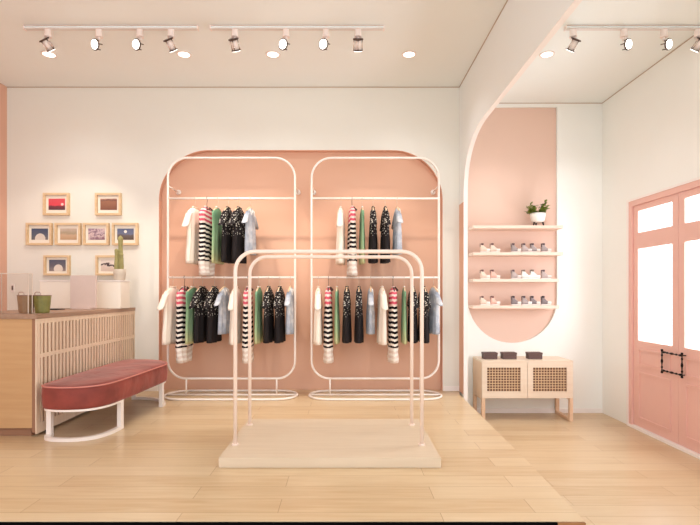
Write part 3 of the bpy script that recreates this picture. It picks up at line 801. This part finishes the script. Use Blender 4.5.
for a, b, c0, c1 in ((X0+.001, 1.842, 1.436, 1.774), (1.846, X1-.001, 1.900, 2.242)):
    pz0, pz1 = -.014, .226
    d = part('door', prism([[(a, Z0), (b, Z0), (b, Z1-.021), (a, Z1-.021)], [(c0, pz0), (c1, pz0), (c1, pz1), (c0, pz1)]], .019, lambda p, q, r_: (p, Y0+r_, q)), M['cab'], cb)
    bm = bmesh.new(); n = 12
    for k in range(1, n):
        x = c0+(c1-c0)*k/n; cyl(bm, (x, Y0+.008, pz0), (x, Y0+.008, pz1), .0042, seg=6)
    for k in range(1, 9):
        z = pz0+(pz1-pz0)*k/9; cyl(bm, (c0, Y0+.010, z), (c1, Y0+.010, z), .0042, seg=6)
    ds = Vector(cb.location)
    mesh_obj('cane_panel', rel(bm, cb), M['cane'], d)
    mesh_obj('cane_backing', rel(box(bmesh.new(), c0, c1, Y0+.014, Y0+.018, pz0, pz1), cb), M['cint'], d)
for x in (X0, X1-.034):
    lp_ = [(Y0+.004, LOW+.001), (Y1, LOW+.001), (Y1, Z0-.001), (Y0+.004, Z0-.001)]
    hl = [(Y0+.038, LOW+.03), (Y1-.034, LOW+.03), (Y1-.034, Z0-.02), (Y0+.038, Z0-.02)]
    part('leg_frame', prism([lp_, hl], .034, lambda p, q, r_: (x+r_, p, q)), M['cabside'], cb)
for px, lab in ((489.5, 'dark brown lidded box on the sideboard, leftmost of the three'), (508.5, 'dark brown lidded box on the sideboard, middle one of the three'), (534, 'dark brown lidded box on the sideboard, set apart at right')):
    t = thing('storage_box', lab, 'box', ((px-345)*5.2/500, 5.2, Z1+.001), 0, 'dark boxes on the sideboard')
    mesh_obj('body', box(bmesh.new(), -.070, .070, -.045, .045, 0, .048, .002), M['box'], t)
    mesh_obj('lid', box(bmesh.new(), -.073, .073, -.048, .048, .0485, .068, .003), M['box'], t)

# ------------------------------------------------------------ track lights and downlights
YT = 3.86
for x0, x1, lab in ((-2.47, -1.135, 'pale ceiling light track at the left, left of the other main ceiling track'), (-1.035, .30, 'pale ceiling light track over the middle of the shop'), (1.70, 2.75, 'pale ceiling light track over the entrance bay')):
    t = thing('light_track', lab, 'light track', ((x0+x1)/2, YT, TOP), 0, 'ceiling light tracks'); h = (x1-x0)/2
    mesh_obj('track_channel', prism([[(-.018, -.028), (.018, -.028), (.018, -.020), (.011, -.018), (.011, -.010), (.018, -.008), (.018, 0), (-.018, 0), (-.018, -.008), (-.011, -.010), (-.011, -.018), (-.018, -.020)]], 2*h, lambda a, b, q: (-h+q, a, b-.0005)), M['ceil'], t)
    for z in (-.027, -.006): mesh_obj('edge_line', box(bmesh.new(), -h+.002, h-.002, -.0192, -.0181, z, z+.004), M['shadowline2'], t)
    for s in (-1, 1): mesh_obj('end_cap', box(bmesh.new(), s*h-.004, s*h+.004, -.02, .02, -.030, -.001), M['adapt'], t)
    mesh_obj('groove', box(bmesh.new(), -h+.01, h-.01, -.006, .006, -.0292, -.0288), M['greyp'], t)

def make_spot(head_dir, label, loc, power):
    t = thing('track_spotlight', label, 'spotlight', loc, 0, 'spotlights on the ceiling tracks')
    d = Vector(head_dir).normalized()
    mesh_obj('adapter', cyl(bmesh.new(), (0, 0, -.056), (0, 0, 0), .028, .024, 24), M['adapt'], t)
    stem = mesh_obj('stem', cyl(bmesh.new(), (0, 0, -.0555), (0, 0, -.082), .012), M['adapt'], t, True)
    piv = Vector((0, 0, -.118))
    q = d.to_track_quat('Z', 'Y').to_matrix().to_4x4(); MT = Matrix.Translation(piv) @ q
    # head
    fw = d.y < 0; zb = .012 if fw else -.042
    bm = lathe(bmesh.new(), [(.006, zb), (.018, zb+.002), (.022, zb+.006), (.022, .030), (.006, .031)], seg=24)
    bmesh.ops.transform(bm, matrix=MT, verts=bm.verts); hd = mesh_obj('head', bm, M['adapt'], t, True)
    for z0, z1, nm, r_ in (((.030, .040, 'front_ring', .043),) if fw else ((-.048, -.036, 'rear_ring', .040), (.034, .040, 'front_ring', .038))):
        bm = lathe(bmesh.new(), [(r_*.8, z0), (r_, z0+.002), (r_, z1-.002), (r_*.8, z1)], seg=28); bmesh.ops.transform(bm, matrix=MT, verts=bm.verts)
        mesh_obj(nm, bm, M['bronze'], hd, True)
    bm = bmesh.new()
    for a in (0, 90, 180, 270):
        x, y = .032*math.cos(math.radians(a)), .032*math.sin(math.radians(a)); cyl(bm, (x, y, -.005 if fw else -.039), (x, y, .031 if fw else .035), .004, seg=8)
    bmesh.ops.transform(bm, matrix=MT, verts=bm.verts); mesh_obj('rod', bm, M['bronze'] if fw else M['chrome'], hd, True)
    bm = lathe(bmesh.new(), [(.035, .0402), (.034, .043), (.02, .046)] if fw else [(.033, .0402), (.032, .042), (.02, .043)], seg=24); bmesh.ops.transform(bm, matrix=MT, verts=bm.verts)
    mesh_obj('lamp_face', bm, M['lamp'], hd, True)
    return t
YS = YT
def px2x(px, Y): return (px-345)*Y/500
SPT = [(48, (.35, .55, -.72), 'leftmost of all spotlights, tilted down from the left track'),
       (99, (-.42, -.87, -.25), 'second spotlight from the left, its round lit face turned forward'),
       (140, (-.42, -.87, -.25), 'third spotlight from the left, its round lit face turned forward'),
       (171, (.30, .55, -.75), 'fourth spotlight from the left, near the left track end'),
       (235, (.14, .58, -.78), 'downward spotlight at the left end of the middle track'),
       (286, (-.52, -.83, -.2), 'left one of two forward facing spotlights on the middle track'),
       (326, (-.52, -.83, -.2), 'right one of two forward facing spotlights on the middle track'),
       (358, (0.0, .55, -.8), 'downward spotlight at the right end of the middle track'),
       (573, (-.30, .58, -.76), 'downward spotlight at the left end of the entrance bay track'),
       (624, (.42, -.87, -.22), 'left one of two forward facing spotlights over the entrance bay'),
       (664, (.42, -.87, -.22), 'right one of two forward facing spotlights over the entrance bay'),
       (698, (-.34, .58, -.76), 'downward spotlight at the right frame edge of the bay track')]
for px, d, lab in SPT:
    make_spot(d, 'chrome and bronze spotlight, '+lab, (px2x(px, YT), YT, TOP-.0295), 0)
for px, lab in ((49, 'round recessed ceiling downlight behind the leftmost spotlight'), (184, 'round recessed ceiling downlight near the right end of the left track'), (273, 'round recessed ceiling downlight behind the middle track'), (409, 'round recessed ceiling downlight right of the middle track'), (547, 'round recessed ceiling downlight over the entrance bay')):
    t = thing('downlight', lab, 'ceiling light', (px2x(px, 4.31), 4.31, TOP), 0, 'recessed ceiling downlights')
    bm = prism([arc(0, 0, .062, 0, 348.75, 31), arc(0, 0, .048, 0, 348.75, 31)], .006, lambda a, b, q: (a, b, -q-.0005)); mesh_obj('trim_ring', bm, M['adapt'], t)
    mesh_obj('lamp_face', cyl(bmesh.new(), (0, 0, -.004), (0, 0, -.0008), .0475, seg=28), M['lamp'], t)

# ------------------------------------------------------------ lights
def spot(loc, to, w, ang=70, blend=.6, col=(.95, .96, 1), r=.04):
    l = bpy.data.lights.new('spot_beam', 'SPOT'); l.energy = w; l.spot_size = math.radians(ang); l.spot_blend = blend; l.color = col; l.shadow_soft_size = r
    o = bpy.data.objects.new('spot_beam', l); C.objects.link(o); o.location = loc
    o.rotation_euler = (Vector(to)-Vector(loc)).to_track_quat('-Z', 'Y').to_euler(); return o
for px, tx, tz in ((48, -2.9, .4), (171, -1.3, .3), (235, -.9, .3), (358, .3, .3)):
    x = px2x(px, YT); spot((x+.03, YT+.06, TOP-.22), (tx, 5.0, tz), 34 if px == 48 else 44, 72, .5, (1, .92, .82))
for px, tx in ((573, 1.52), (640, 2.47)):
    x = px2x(px, YT); spot((x, YT+.06, TOP-.22), (tx, 5.42, 1.95), 16, 36, .9, col=(.96, .96, 1))
for px in (49, 184, 273, 409, 547):
    x = px2x(px, 4.31); spot((x, 4.31, TOP-.03), (x, 4.33, 0), 30 if px == 547 else 16, 130, 1.0)
for px in (99, 140, 286, 326, 624, 664):
    x = px2x(px, YT); spot((x, YT-.08, TOP-.2), (x*.8, 2.2, 0), 26 if px > 500 else 10, 90, 1.0)
# daylight through the entrance door
def area(loc, to, w, sx, sy, col):
    l = bpy.data.lights.new('daylight', 'AREA'); l.shape = 'RECTANGLE'; l.size = sx; l.size_y = sy; l.energy = w; l.color = col
    o = bpy.data.objects.new('daylight', l); C.objects.link(o); o.location = loc
    o.rotation_euler = (Vector(to)-Vector(loc)).to_track_quat('-Z', 'Y').to_euler()
area((XR+.35, 4.2, 1.0), (0, 4.0, 1.0), 85, 1.4, 1.9, (.88, .93, 1))

w = bpy.data.worlds.new('World'); S.world = w; w.use_nodes = True
bg = w.node_tree.nodes['Background']; bg.inputs[0].default_value = (.86, .92, 1, 1); bg.inputs[1].default_value = 2.2  # added fill: room front and ceiling left open to let it in

# ------------------------------------------------------------ camera
cd = bpy.data.cameras.new('camera'); cam = bpy.data.objects.new('camera', cd); C.objects.link(cam)
cam.location = (0, 0, EYE); cam.rotation_euler = (PI/2, 0, 0)
cd.sensor_fit = 'HORIZONTAL'; cd.sensor_width = 36; cd.lens = 500/700*36
cd.shift_x = 5/700; cd.shift_y = (293-262.5)/700; cd.clip_start = .05
S.camera = cam
S.view_settings.view_transform = 'Standard'; S.view_settings.look = 'None'
S.view_settings.gamma = 1; S.view_settings.use_curve_mapping = False
S.view_settings.exposure = 0.0
